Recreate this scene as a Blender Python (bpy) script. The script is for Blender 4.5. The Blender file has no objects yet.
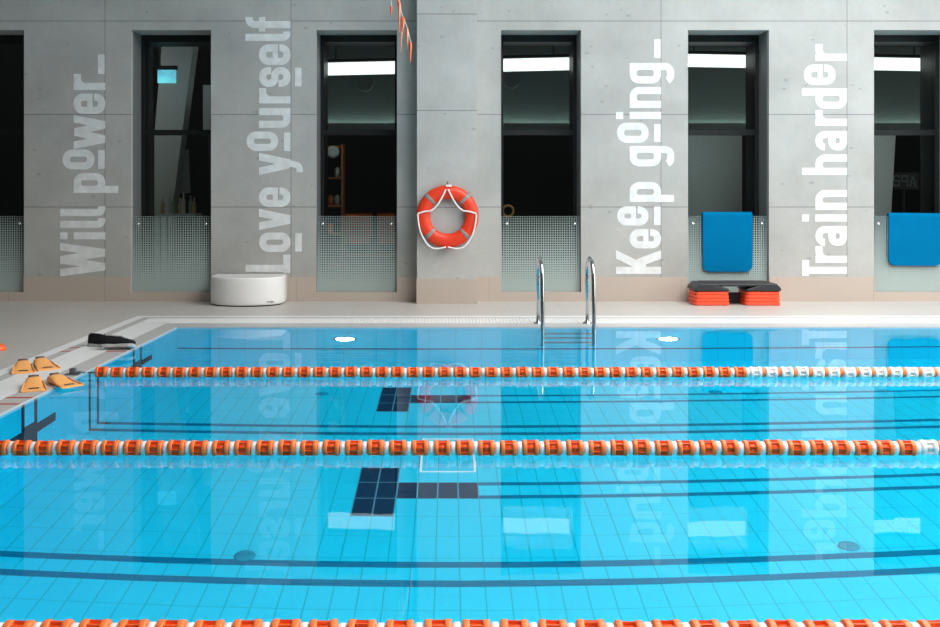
import bpy, bmesh, math, random
from mathutils import Vector, Matrix
random.seed(7)
S = bpy.context.scene
COL = S.collection
PI = math.pi

# ------------------------------------------------------------------ camera
cam = bpy.data.cameras.new('camera')
cam.sensor_width = 36.0
cam.lens = 36.0 * 1000 / 940
cam.shift_x = 20 / 940
cam.shift_y = -121.5 / 940
cam.clip_end = 200
co = bpy.data.objects.new('camera', cam)
co.location = (0, 0, 1.366)
co.rotation_euler = (PI / 2, 0, 0)
COL.objects.link(co)
S.camera = co

# ------------------------------------------------------------------ world, lights, exposure
S.view_settings.view_transform = 'Standard'
S.view_settings.look = 'None'
S.view_settings.exposure = 0.0
S.view_settings.gamma = 1.0
S.view_settings.use_curve_mapping = False
W = bpy.data.worlds.new('hall_daylight')
S.world = W
W.use_nodes = True
wn = W.node_tree.nodes; wl = W.node_tree.links
bg = wn['Background']
tc = wn.new('ShaderNodeTexCoord')
sep = wn.new('ShaderNodeSeparateXYZ'); wl.new(tc.outputs['Generated'], sep.inputs[0])
ramp = wn.new('ShaderNodeValToRGB'); wl.new(sep.outputs['Z'], ramp.inputs[0])
ramp.color_ramp.elements[0].position = 0.0; ramp.color_ramp.elements[0].color = (0.20, 0.21, 0.21, 1)
ramp.color_ramp.elements[1].position = 0.75; ramp.color_ramp.elements[1].color = (0.92, 1.0, 0.99, 1)
wl.new(ramp.outputs[0], bg.inputs['Color'])
bg.inputs['Strength'].default_value = 0.24

def area(name, loc, rot, sx, sy, power, color=(1, 1, 1)):
    l = bpy.data.lights.new(name, 'AREA'); l.shape = 'RECTANGLE'; l.size = sx; l.size_y = sy
    l.energy = power; l.color = color
    o = bpy.data.objects.new(name, l); o.location = loc; o.rotation_euler = rot
    COL.objects.link(o); return o
# glazed side of the hall on the right, and the skylight over the right half of the pool
area('window_daylight', (12.5, 6.2, 3.2), (0, math.radians(80), 0), 5.0, 10.5, 700, (1.0, 0.99, 0.97))
area('skylight', (5.0, 5.6, 6.4), (0, 0, 0), 7.6, 9.0, 1450, (1.0, 1.0, 1.0))

area('added_pool_fill', (3.5, 0.76, -0.8), (math.radians(90), 0, 0), 13.0, 0.6, 300, (0.9, 1.0, 1.0))  # fill added at the near underwater wall to brighten the far wall
area('added_room_fill_right', (5.4, 13.9, 4.1), (math.radians(-20), 0, 0), 0.6, 0.6, 14, (1.0, 0.97, 0.92))  # added out-of-view fill that brightens the right leaning column
area('added_room_fill_left', (-5.2, 14.0, 4.1), (math.radians(-20), 0, 0), 0.6, 0.6, 20, (1.0, 0.97, 0.92))  # unseen fill added to lift the left leaning column

# ------------------------------------------------------------------ material helpers
def new_mat(name):
    m = bpy.data.materials.new(name); m.use_nodes = True
    nt = m.node_tree
    return m, nt, nt.nodes['Principled BSDF']

def simple(name, col, rough=0.5, metal=0.0, spec=0.5, var=0.06, scale=30, emit=0):
    m, nt, b = new_mat(name)
    n = nt.nodes.new('ShaderNodeTexNoise'); n.inputs['Scale'].default_value = scale
    t = nt.nodes.new('ShaderNodeTexCoord'); nt.links.new(t.outputs['Object'], n.inputs['Vector'])
    r = nt.nodes.new('ShaderNodeValToRGB'); nt.links.new(n.outputs['Fac'], r.inputs[0])
    r.color_ramp.elements[0].position = 0.3; r.color_ramp.elements[1].position = 0.7
    r.color_ramp.elements[0].color = tuple(c * (1 - var) for c in col) + (1,)
    r.color_ramp.elements[1].color = tuple(min(1, c * (1 + var)) for c in col) + (1,)
    nt.links.new(r.outputs[0], b.inputs['Base Color'])
    b.inputs['Roughness'].default_value = rough
    b.inputs['Metallic'].default_value = metal
    b.inputs['Specular IOR Level'].default_value = spec
    if emit:
        nt.links.new(r.outputs[0], b.inputs['Emission Color']); b.inputs['Emission Strength'].default_value = emit
    return m

def math_node(nt, op, a, b=None, c=None):
    n = nt.nodes.new('ShaderNodeMath'); n.operation = op
    for i, v in enumerate((a, b, c)):
        if v is None: continue
        if isinstance(v, (int, float)): n.inputs[i].default_value = v
        else: nt.links.new(v, n.inputs[i])
    return n.outputs[0]

def mix_col(nt, f, a, b):
    n = nt.nodes.new('ShaderNodeMix'); n.data_type = 'RGBA'
    for i, v in ((0, f), (6, a), (7, b)):
        if isinstance(v, (int, float)): n.inputs[i].default_value = v
        elif isinstance(v, tuple): n.inputs[i].default_value = v
        else: nt.links.new(v, n.inputs[i])
    return n.outputs[2]

def obj_xyz(nt):
    t = nt.nodes.new('ShaderNodeTexCoord'); s = nt.nodes.new('ShaderNodeSeparateXYZ')
    nt.links.new(t.outputs['Object'], s.inputs[0])
    return t.outputs['Object'], s.outputs

def line_mask(nt, v, period, offset, half):
    """1 on a line of half-width half around offset + k*period"""
    a = math_node(nt, 'ADD', v, -offset + period * 1000.5)
    a = math_node(nt, 'MODULO', a, period)
    a = math_node(nt, 'SUBTRACT', a, period / 2)
    a = math_node(nt, 'ABSOLUTE', a)
    return math_node(nt, 'LESS_THAN', a, half)

def at_mask(nt, v, pos, half):
    a = math_node(nt, 'SUBTRACT', v, pos); a = math_node(nt, 'ABSOLUTE', a)
    return math_node(nt, 'LESS_THAN', a, half)

def grid_mat(name, base, grout, a, b, half=0.004, rough=0.35, var=0.06, spec=0.5, noise=1.5):
    """tiles: a, b = (axis, period, offset)"""
    m, nt, bs = new_mat(name)
    co_, s = obj_xyz(nt)
    ma = line_mask(nt, s[a[0]], a[1], a[2], half)
    mb = line_mask(nt, s[b[0]], b[1], b[2], b[3] if len(b) > 3 else half)
    mm = math_node(nt, 'MAXIMUM', ma, mb)
    n = nt.nodes.new('ShaderNodeTexNoise'); n.inputs['Scale'].default_value = noise; nt.links.new(co_, n.inputs['Vector'])
    n.inputs['Detail'].default_value = 4
    lo = tuple(c * (1 - var) for c in base) + (1,); hi = tuple(min(1, c * (1 + var)) for c in base) + (1,)
    c0 = mix_col(nt, n.outputs['Fac'], lo, hi)
    c1 = mix_col(nt, mm, c0, tuple(grout) + (1,))
    nt.links.new(c1, bs.inputs['Base Color'])
    bs.inputs['Roughness'].default_value = rough
    bs.inputs['Specular IOR Level'].default_value = spec
    return m

def concrete_mat(name, hs, vs, base=(0.430, 0.424, 0.402)):
    m, nt, bs = new_mat(name)
    co_, s = obj_xyz(nt)
    n1 = nt.nodes.new('ShaderNodeTexNoise'); n1.inputs['Scale'].default_value = 1.3; n1.inputs['Detail'].default_value = 8; n1.inputs['Roughness'].default_value = 0.65
    nt.links.new(co_, n1.inputs['Vector'])
    n2 = nt.nodes.new('ShaderNodeTexNoise'); n2.inputs['Scale'].default_value = 14; n2.inputs['Detail'].default_value = 6
    nt.links.new(co_, n2.inputs['Vector'])
    r1 = nt.nodes.new('ShaderNodeValToRGB'); nt.links.new(n1.outputs['Fac'], r1.inputs[0])
    r1.color_ramp.elements[0].position = 0.25; r1.color_ramp.elements[1].position = 0.75
    r1.color_ramp.elements[0].color = tuple(c * 0.80 for c in base) + (1,)
    r1.color_ramp.elements[1].color = tuple(c * 1.16 for c in base) + (1,)
    c = mix_col(nt, math_node(nt, 'MULTIPLY', n2.outputs['Fac'], 0.16), r1.outputs[0], tuple(x * 0.75 for x in base) + (1,))
    # small pits and trowel scratches
    mp = nt.nodes.new('ShaderNodeMapping'); mp.inputs['Scale'].default_value = (4.0, 4.0, 7.0); mp.inputs['Rotation'].default_value = (0, 0.5, 0)
    nt.links.new(co_, mp.inputs['Vector'])
    vo = nt.nodes.new('ShaderNodeTexVoronoi'); vo.inputs['Scale'].default_value = 1.0; nt.links.new(mp.outputs[0], vo.inputs['Vector'])
    n3 = nt.nodes.new('ShaderNodeTexNoise'); n3.inputs['Scale'].default_value = 9; nt.links.new(co_, n3.inputs['Vector'])
    d = math_node(nt, 'ADD', vo.outputs['Distance'], math_node(nt, 'MULTIPLY', n3.outputs['Fac'], 0.18))
    pit = math_node(nt, 'LESS_THAN', d, 0.185)
    c = mix_col(nt, math_node(nt, 'MULTIPLY', pit, 0.38), c, tuple(x * 0.45 for x in base) + (1,))
    mask = None
    for z in hs:
        k = at_mask(nt, s[2], z, 0.006); mask = k if mask is None else math_node(nt, 'MAXIMUM', mask, k)
    for x in vs:
        k = at_mask(nt, s[0], x, 0.005); mask = k if mask is None else math_node(nt, 'MAXIMUM', mask, k)
    if mask is not None:
        c = mix_col(nt, math_node(nt, 'MULTIPLY', mask, 0.6), c, tuple(x * 0.25 for x in base) + (1,))
    nt.links.new(c, bs.inputs['Base Color'])
    bs.inputs['Roughness'].default_value = 0.75
    bs.inputs['Specular IOR Level'].default_value = 0.3
    bp = nt.nodes.new('ShaderNodeBump'); bp.inputs['Strength'].default_value = 0.12; bp.inputs['Distance'].default_value = 0.02
    nt.links.new(n2.outputs['Fac'], bp.inputs['Height']); nt.links.new(bp.outputs[0], bs.inputs['Normal'])
    return m

# ------------------------------------------------------------------ mesh helpers
class MB:
    def __init__(s): s.bm = bmesh.new(); s.mats = []; s.cur = 0
    def use(s, mat):
        if mat not in s.mats: s.mats.append(mat)
        s.cur = s.mats.index(mat); return s
    def face(s, vs, smooth=False):
        try:
            f = s.bm.faces.new(vs); f.material_index = s.cur; f.smooth = smooth; return f
        except ValueError: return None
    def box(s, x0, x1, y0, y1, z0, z1, M=None):
        P = [(x, y, z) for z in (z0, z1) for y in (y0, y1) for x in (x0, x1)]
        v = [s.bm.verts.new(M @ Vector(p) if M else p) for p in P]
        for q in ((0, 2, 3, 1), (4, 5, 7, 6), (0, 1, 5, 4), (2, 6, 7, 3), (0, 4, 6, 2), (1, 3, 7, 5)):
            s.face([v[i] for i in q])
        return v
    def prism(s, poly, f0, f1, smooth=False, inset=0.0):
        """poly list of 2D; f0/f1 map (a,b)->3D for each cap"""
        a = [s.bm.verts.new(f0(*p)) for p in poly]; b = [s.bm.verts.new(f1(*p)) for p in poly]
        n = len(poly)
        s.face(a[::-1]); s.face(b)
        for i in range(n): s.face([a[i], a[(i + 1) % n], b[(i + 1) % n], b[i]], smooth)
    def loft(s, rings, closed=True, caps=True, smooth=True):
        R = [[s.bm.verts.new(p) for p in r] for r in rings]
        n = len(R[0])
        for i in range(len(R) - 1):
            for j in range(n if closed else n - 1):
                k = (j + 1) % n
                s.face([R[i][j], R[i][k], R[i + 1][k], R[i + 1][j]], smooth)
        if caps:
            s.face(R[0][::-1]); s.face(R[-1])
        return R
    def tube(s, path, r, n=10, closed=False, radii=None):
        path = [Vector(p) for p in path]; N = len(path); rings = []
        up = Vector((0.13, 0.31, 0.94)).normalized(); prev = None
        for i, p in enumerate(path):
            if closed: t = path[(i + 1) % N] - path[i - 1]
            else: t = path[min(i + 1, N - 1)] - path[max(i - 1, 0)]
            t.normalize()
            if prev is None: a = t.cross(up).normalized()
            else:
                a = prev - t * prev.dot(t); a.normalize()
            prev = a; b = t.cross(a)
            rr = radii[i] if radii else r
            rings.append([p + (a * math.cos(2 * PI * k / n) + b * math.sin(2 * PI * k / n)) * rr for k in range(n)])
        if closed: rings.append(rings[0]); s.loft(rings, caps=False)
        else: s.loft(rings)
    def lathe(s, prof, n=20, axis='z', at=(0, 0, 0), caps=True):
        """prof: list of (radius, height)"""
        rings = []
        for r, h in prof:
            ring = []
            for k in range(n):
                c, d = r * math.cos(2 * PI * k / n), r * math.sin(2 * PI * k / n)
                p = {'z': (c, d, h), 'x': (h, c, d), 'y': (d, h, c)}[axis]
                ring.append((p[0] + at[0], p[1] + at[1], p[2] + at[2]))
            rings.append(ring)
        s.loft(rings, caps=caps)
    def build(s, name, mat=None, parent=None, loc=(0, 0, 0), rot=(0, 0, 0), bevel=0, seg=2, subsurf=0, sharp=40):
        bmesh.ops.recalc_face_normals(s.bm, faces=s.bm.faces)
        me = bpy.data.meshes.new(name); s.bm.to_mesh(me); s.bm.free()
        for m in (s.mats or [mat]): me.materials.append(m)
        o = bpy.data.objects.new(name, me); COL.objects.link(o)
        o.location = loc; o.rotation_euler = rot
        if parent: o.parent = parent
        if bevel:
            b = o.modifiers.new('bevel', 'BEVEL'); b.width = bevel; b.segments = seg; b.limit_method = 'ANGLE'; b.angle_limit = math.radians(40)
        if subsurf:
            u = o.modifiers.new('sub', 'SUBSURF'); u.levels = subsurf; u.render_levels = subsurf
        return o

def tag(o, label, cat, group=None, kind=None):
    o['label'] = label; o['category'] = cat
    if group: o['group'] = group
    if kind: o['kind'] = kind
    return o
def thing(name, label, cat, loc=(0, 0, 0), rz=0, group=None):
    o = bpy.data.objects.new(name, None); o.empty_display_size = 0.1; COL.objects.link(o)
    o.location = loc; o.rotation_euler = (0, 0, rz)
    return tag(o, label, cat, group)
def struct(o): o['kind'] = 'structure'; return o
def dup(root, loc, rz, label):
    r = root.copy(); COL.objects.link(r); r.location = loc; r.rotation_euler = (0, 0, rz); r['label'] = label
    for ch in list(root.children):
        c = ch.copy(); COL.objects.link(c); c.parent = r
        for g in list(ch.children):
            d = g.copy(); COL.objects.link(d); d.parent = c
    return r
def arc(cx, cy, r, a0, a1, n=6):
    return [(cx + r * math.cos(math.radians(a0 + (a1 - a0) * i / n)), cy + r * math.sin(math.radians(a0 + (a1 - a0) * i / n))) for i in range(n + 1)]
def rrect(x0, x1, y0, y1, r, n=5):
    return arc(x1 - r, y1 - r, r, 0, 90, n) + arc(x0 + r, y1 - r, r, 90, 180, n) + arc(x0 + r, y0 + r, r, 180, 270, n) + arc(x1 - r, y0 + r, r, 270, 360, n)

# ------------------------------------------------------------------ key dimensions (metres)
WY = 12.5            # face of the long wall
PY = 12.22           # face of the pillar
WATER = -0.015
PX0, PX1 = -2.77, 11.0     # pool, left and right ends
PY0, PY1 = 0.7, 10.15      # pool, near and far edges
DEP = -1.865
def wx(px): return (px - 450) / 80.0
def wz(py): return 1.366 + (192 - py) / 80.0
TOP = 5.6
OPEN = [(-6.325, -5.325), (wx(131), wx(211)), (wx(316), wx(397)), (wx(501), wx(581)), (wx(688), wx(769)), (wx(874), wx(955))]
SILL, HEAD = wz(292), wz(30)

# ------------------------------------------------------------------ materials
HS = [wz(21), wz(114.5), wz(207), wz(-72)]
M_con = concrete_mat('concrete_panels', HS, [wx(105), wx(291), wx(661), wx(847)])
M_pil = concrete_mat('pillar_concrete', [1.366 + (192 - y) * 0.01222 for y in (14, 110.5, 207.5)], [], base=(0.46, 0.453, 0.43))
M_base = grid_mat('beige_plinth_tile', (0.475, 0.40, 0.34), (0.34, 0.29, 0.25), (0, 1.2, wx(105)), (2, 50.0, 20), half=0.003, rough=0.5)
M_floor = grid_mat('deck_tile', (0.54, 0.51, 0.475), (0.47, 0.445, 0.41), (0, 0.6, 0.1), (1, 0.6, 0.17), half=0.004, rough=0.42, var=0.05)
M_grey = grid_mat('grey_gutter_tile', (0.50, 0.49, 0.48), (0.42, 0.41, 0.40), (0, 0.25, 0.0), (1, 0.25, 0.0), half=0.003, rough=0.4)
M_white = simple('white_glazed_tile', (0.86, 0.86, 0.85), 0.35, var=0.02)
M_whiteplastic = simple('white_plastic', (0.88, 0.88, 0.87), 0.35, var=0.02)
M_slot = simple('dark_gutter_channel', (0.22, 0.25, 0.27), 0.6)
CY = (0.012, 0.590, 0.80); GR = (0.006, 0.43, 0.56)
M_tb = grid_mat('cyan_floor_tile', CY, GR, (0, 0.13333, 0.0533), (1, 0.26667, 6.14, 0.003), half=0.004, var=0.05, spec=0.0)
M_tx = grid_mat('cyan_end_wall_tile', CY, GR, (1, 0.26667, 6.14), (2, 0.13333, 0.0), half=0.003, var=0.05, spec=0.0)
M_ty = grid_mat('cyan_side_wall_tile', CY, GR, (0, 0.26667, 0.0533), (2, 0.13333, 0.0), half=0.003, var=0.05, spec=0.0)
NAVY = (0.010, 0.040, 0.085)
M_nb = grid_mat('navy_floor_tile', NAVY, (0.10, 0.28, 0.38), (0, 0.13333, 0.0533), (1, 0.26667, 6.14), half=0.005, spec=0.0)
M_nl = simple('blue_line_tile', (0.004, 0.17, 0.30), 0.4, spec=0.0)
M_nx = simple('slate_wall_tile', (0.035, 0.055, 0.080), 0.4, spec=0.0)
M_steel = simple('polished_steel', (0.50, 0.54, 0.55), 0.16, metal=1.0, var=0.02)
M_greymetal = simple('grey_metal', (0.18, 0.19, 0.20), 0.4, metal=0.7)
M_orange = simple('orange_plastic', (0.92, 0.13, 0.015), 0.38, var=0.08)
M_lorange = simple('pale_orange_rim', (0.94, 0.185, 0.035), 0.4, var=0.06)
M_float_white = simple('white_float', (0.86, 0.84, 0.82), 0.35, var=0.03)
M_black = simple('black_frame', (0.010, 0.011, 0.011), 0.5, spec=0.25)
M_letter = simple('white_wall_vinyl', (0.72, 0.73, 0.72), 0.6, var=0.10, scale=9)
M_red = simple('red_line_tile', (0.50, 0.06, 0.035), 0.45)

def glass_mat(name, tint=(0.80, 0.88, 0.86)):
    m, nt, b = new_mat(name); nt.nodes.remove(b)
    out = nt.nodes['Material Output']
    tr = nt.nodes.new('ShaderNodeBsdfTransparent'); tr.inputs[0].default_value = tint + (1,)
    gl = nt.nodes.new('ShaderNodeBsdfGlossy'); gl.inputs['Roughness'].default_value = 0.0
    fr = nt.nodes.new('ShaderNodeFresnel'); fr.inputs['IOR'].default_value = 1.45
    mx = nt.nodes.new('ShaderNodeMixShader')
    nt.links.new(fr.outputs[0], mx.inputs[0]); nt.links.new(tr.outputs[0], mx.inputs[1]); nt.links.new(gl.outputs[0], mx.inputs[2])
    nt.links.new(mx.outputs[0], out.inputs[0]); return m
M_glass = glass_mat('dark_window_glass', (0.86, 0.91, 0.89))

def frit_mat():
    m, nt, b = new_mat('dotted_frit_glass')
    out = nt.nodes['Material Output']
    co_, s = obj_xyz(nt)
    P = 0.0294
    def cell(v):
        a = math_node(nt, 'ADD', v, P * 1000); a = math_node(nt, 'MODULO', a, P); a = math_node(nt, 'SUBTRACT', a, P / 2)
        return math_node(nt, 'ABSOLUTE', a)
    big = math_node(nt, 'MAXIMUM', cell(s[0]), cell(s[2]))
    h = nt.nodes.new('ShaderNodeMapRange'); nt.links.new(s[2], h.inputs[0])
    h.inputs[1].default_value = 0.20; h.inputs[2].default_value = 1.05; h.inputs[3].default_value = 0.0; h.inputs[4].default_value = 1.0
    solid = math_node(nt, 'GREATER_THAN', big, math_node(nt, 'MULTIPLY', math_node(nt, 'POWER', h.outputs[0], 0.5), 0.0134))
    b.inputs['Base Color'].default_value = (0.42, 0.50, 0.475, 1); b.inputs['Roughness'].default_value = 0.4
    tr = nt.nodes.new('ShaderNodeBsdfTransparent'); tr.inputs[0].default_value = (0.88, 0.93, 0.92, 1)
    mx = nt.nodes.new('ShaderNodeMixShader')
    nt.links.new(math_node(nt, 'MULTIPLY', solid, 0.80), mx.inputs[0]); nt.links.new(tr.outputs[0], mx.inputs[1]); nt.links.new(b.outputs[0], mx.inputs[2])
    nt.links.new(mx.outputs[0], out.inputs[0]); return m
M_frit = frit_mat()

def water_mat():
    m, nt, b = new_mat('pool_water'); nt.nodes.remove(b)
    out = nt.nodes['Material Output']
    rf = nt.nodes.new('ShaderNodeBsdfRefraction'); rf.inputs['IOR'].default_value = 1.333; rf.inputs['Roughness'].default_value = 0.0
    rf.inputs['Color'].default_value = (0.93, 0.985, 1.0, 1)
    gl = nt.nodes.new('ShaderNodeBsdfGlossy'); gl.inputs['Roughness'].default_value = 0.0
    fr = nt.nodes.new('ShaderNodeFresnel'); fr.inputs['IOR'].default_value = 1.333
    mx = nt.nodes.new('ShaderNodeMixShader')
    co_, s = obj_xyz(nt)
    n = nt.nodes.new('ShaderNodeTexNoise'); n.inputs['Scale'].default_value = 3.0; n.inputs['Detail'].default_value = 2
    nt.links.new(co_, n.inputs['Vector'])
    bp = nt.nodes.new('ShaderNodeBump'); bp.inputs['Strength'].default_value = 0.02; bp.inputs['Distance'].default_value = 0.02
    nt.links.new(n.outputs['Fac'], bp.inputs['Height'])
    for k in (rf, gl, fr): nt.links.new(bp.outputs[0], k.inputs['Normal'])
    nt.links.new(math_node(nt, 'MULTIPLY', fr.outputs[0], 0.95), mx.inputs[0]); nt.links.new(rf.outputs[0], mx.inputs[1]); nt.links.new(gl.outputs[0], mx.inputs[2])
    nt.links.new(mx.outputs[0], out.inputs[0]); return m
M_water = water_mat()

# ------------------------------------------------------------------ structure: long wall, pillar, plinth
m = MB()
edges = [-9.0] + [e for o in OPEN for e in o] + [9.5]
for i in range(0, len(edges), 2): m.box(edges[i], edges[i + 1], WY, WY + 0.42, 0, TOP)
for a, b in OPEN:
    m.box(a, b, WY, WY + 0.42, HEAD, TOP)
    m.box(a, b, WY + 0.004, WY + 0.42, 0, SILL - 0.004)
struct(m.build('wall_back', M_con))
m = MB(); m.box(-0.403, 0.330, PY, WY, 0, TOP)
struct(m.build('wall_pillar', M_pil))
m = MB()
for i in range(0, len(edges), 2):
    m.box(edges[i], edges[i + 1], WY - 0.014, WY, 0, wz(277))
for a, b in OPEN: m.box(a, b, WY - 0.014, WY + 0.40, 0, SILL)
struct(m.build('baseboard_back', M_base))
m = MB(); m.box(-0.409, 0.338, PY - 0.014, WY - 0.014, 0, 0.305)
struct(m.build('baseboard_pillar', M_base))

# ------------------------------------------------------------------ structure: deck, gutter, pool
def ring_rects(inn, out):
    """rect minus rect as 4 strips; (x0,x1,y0,y1)"""
    a0, a1, b0, b1 = inn; c0, c1, d0, d1 = out
    return [(c0, a0, d0, d1), (a1, c1, d0, d1), (a0, a1, b1, d1), (a0, a1, d0, b0)]
def off(l, b): return (PX0 - l, PX1 + l, PY0 - l, PY1 + b)
R0, R1, R2, R3, R4 = off(0, 0), off(0.18, 0.26), off(0.48, 0.66), off(0.57, 0.76), off(0.68, 0.88)
m = MB()
for r in ring_rects(R4, (-9.0, 14.5, -4.0, WY)): m.box(*r, -0.2, 0)
struct(m.build('floor', M_floor))
m = MB()
for r in ring_rects(R0, R1): m.box(*r, -0.2, 0)
for r in ring_rects(R2, R3): m.box(*r, -0.2, 0)
m.use(M_grey); m.mats = [M_grey]
m.use(M_red)
for yc in (6.54, 8.67, 4.28):
    for d in (-0.10, 0.10):
        m.box(PX0 - 0.178, PX0 - 0.001, yc + d - 0.018, yc + d + 0.018, -0.01, 0.0015)
        m.box(PX0 - 0.569, PX0 - 0.481, yc + d - 0.018, yc + d + 0.018, -0.01, 0.0015)
struct(m.build('trim_1'))
m = MB()
for r in ring_rects(R3, R4): m.box(*r, -0.2, 0)
struct(m.build('trim_2', M_white))
m = MB().use(M_slot)
for r in ring_rects(R1, R2): m.box(*r, -0.2, -0.03)
m.use(M_white)
xa, xb = R1[0], R1[1]
P = 0.036
k = R2[0]
while k < R2[1] - P:                 # far side: bars across the channel
    m.box(k, k + 0.024, R1[3] + 0.001, R2[3] - 0.001, -0.025, 0); k += P
for q in (0.02, 0.14, 0.26, 0.38):
    m.box(R2[0], R2[1], R1[3] + q - 0.018, R1[3] + q + 0.018, -0.024, -0.0005)
k = R2[2]
while k < R1[3]:                     # left end
    m.box(R2[0] + 0.001, R1[0] - 0.001, k, k + 0.033, -0.025, 0); k += P
for q in (0.02, 0.15, 0.28): m.box(R2[0] + q - 0.018, R2[0] + q + 0.018, R2[2], R1[3], -0.024, -0.0005)
struct(m.build('trim_3'))

m = MB()
def quad(mb, pts): mb.face([mb.bm.verts.new(p) for p in pts])
z0, z1 = DEP, -0.0
m.use(M_tb); m.box(PX0, PX1, PY0, PY1, DEP - 0.1, DEP)
m.use(M_tx); m.box(PX0 - 0.1, PX0, PY0, PY1, DEP - 0.1, -0.205); m.box(PX0 - 0.0, PX0 + 0.002, PY0, PY1, DEP, -0.0155)
m.box(PX1, PX1 + 0.1, PY0, PY1, DEP - 0.1, -0.205); m.box(PX1 - 0.002, PX1, PY0, PY1, DEP, -0.0155)
m.use(M_ty); m.box(PX0 - 0.1, PX1 + 0.1, PY1, PY1 + 0.1, DEP - 0.1, -0.205); m.box(PX0, PX1, PY1 - 0.002, PY1, DEP, -0.0155)
m.box(PX0 - 0.1, PX1 + 0.1, PY0 - 0.1, PY0, DEP - 0.1, -0.205); m.box(PX0, PX1, PY0, PY0 + 0.002, DEP, -0.0155)
GX = 0.0533
# lane marks laid in the tile
m.use(M_nb)
e = 0.003
for yc in (6.54, 8.673, 4.28):
    xt0, xt1, xt2 = GX - 5 * 0.13333, GX - 3 * 0.13333, GX + 0.13333
    m.box(xt0, xt1, yc - 0.4, yc + 0.4, DEP, DEP + e)
    m.box(xt1, xt2, yc - 0.1333, yc + 0.1333, DEP, DEP + e)
    m.use(M_nl)
    for d in (-1, 1):
        ya, yb = sorted((yc + d * 0.1333, yc + d * 0.083))
        m.box(xt2, PX1 - 2.2, ya, yb, DEP, DEP + e)
    m.use(M_nb)
ROPES = [7.56, 5.33, 3.11]
m.use(M_nl)
for yl in (7.68, 7.86, 5.33, 5.53, 3.2, 3.4):
    m.box(PX0 + 0.1, PX1, yl - 0.032, yl + 0.032, DEP, DEP + e)
m.use(M_nx)
for yl in (7.68, 7.86, 5.33, 5.53, 3.2, 3.4):
    m.box(PX0, PX0 + 0.005, yl - 0.020, yl + 0.020, DEP, -0.0155)
    m.box(PX0, PX0 + 0.1, yl - 0.032, yl + 0.032, DEP, DEP + e)
for yc in (6.58, 8.85, 4.28):
    for d in (-0.1, 0.1): m.box(PX0, PX0 + 0.005, yc + d - 0.022, yc + d + 0.022, -0.80, -0.0155)
    m.box(PX0, PX0 + 0.005, yc - 0.122, yc + 0.122, -1.25, -0.66)
    m.box(PX0, PX0 + 0.006, yc - 0.43, yc + 0.43, -0.97, -0.74)
m.box(PX0, PX1, PY1 - 0.006, PY1, -1.27, -1.21)
struct(m.build('pool_basin'))
m = MB()
quad(m, [(PX0, PY0, WATER), (PX1, PY0, WATER), (PX1, PY1, WATER), (PX0, PY1, WATER)])
w = m.build('pool_water', M_water)
struct(w)

# ------------------------------------------------------------------ windows
GY = WY + 0.40
M_lining = simple('grey_reveal_lining', (0.15, 0.155, 0.155), 0.55)
for i, (a, b) in enumerate(OPEN):
    f = MB(); d0, d1 = GY, GY + 0.42; t = 0.05
    f.box(a - 0.02, a + t, d0, d1, SILL - 0.05, HEAD + 0.05); f.box(b - t, b + 0.02, d0, d1, SILL - 0.05, HEAD + 0.05)
    f.box(a + t, b - t, d0, d1, HEAD - 0.09, HEAD + 0.05); f.box(a + t, b - t, d0, d1, SILL - 0.05, SILL + 0.06)
    w = struct(f.build('window_%d' % (i + 1), M_black))
    f = MB(); f.box(a + 0.0005, a + 0.004, WY + 0.072, GY, SILL, HEAD - 0.001); f.build('lining', M_lining, w)
    f = MB(); f.box(b - 0.004, b - 0.0005, WY + 0.072, GY, SILL, HEAD - 0.001); f.build('lining', M_lining, w)
    f = MB(); f.box(a + t, b - t, d0 + 0.02, d0 + 0.09, 2.10, 2.17); f.build('transom', M_black, w)
    f = MB(); f.box(a + t, b - t, d0 + 0.05, d0 + 0.062, SILL + 0.06, 2.10); f.build('pane', M_glass, w)
    f = MB(); f.box(a + t, b - t, d0 + 0.05, d0 + 0.062, 2.17, HEAD - 0.09); f.build('pane', M_glass, w)
where = ['at the left edge of the photo', 'beside the white bench', 'left of the pillar with the lifebuoy', 'behind the pool ladder',
         'above the orange and black step platform', 'at the far right behind a mat']
M_bolt = simple('bright_steel_bolt', (0.75, 0.76, 0.76), 0.25, metal=1.0)
BAL_TOP = wz(216.5)
for i, (a, b) in enumerate(OPEN):
    p = MB(); p.box(a + 0.004, b - 0.004, WY + 0.055, WY + 0.067, SILL + 0.001, BAL_TOP)
    o = p.build('glass_balustrade', M_frit)
    tag(o, 'dotted frosted glass balustrade in the window opening ' + where[i], 'glass panel', 'glass balustrades in the window openings')
    for x in (a + 0.075, b - 0.075):
        q = MB(); q.lathe([(0.0, 0), (0.016, 0.001), (0.018, 0.006), (0.018, 0.017), (0.012, 0.019), (0.012, 0.026)], 14, 'y', (x, WY + 0.036, BAL_TOP - 0.09))
        q.build('bolt', M_bolt, o)

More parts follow.
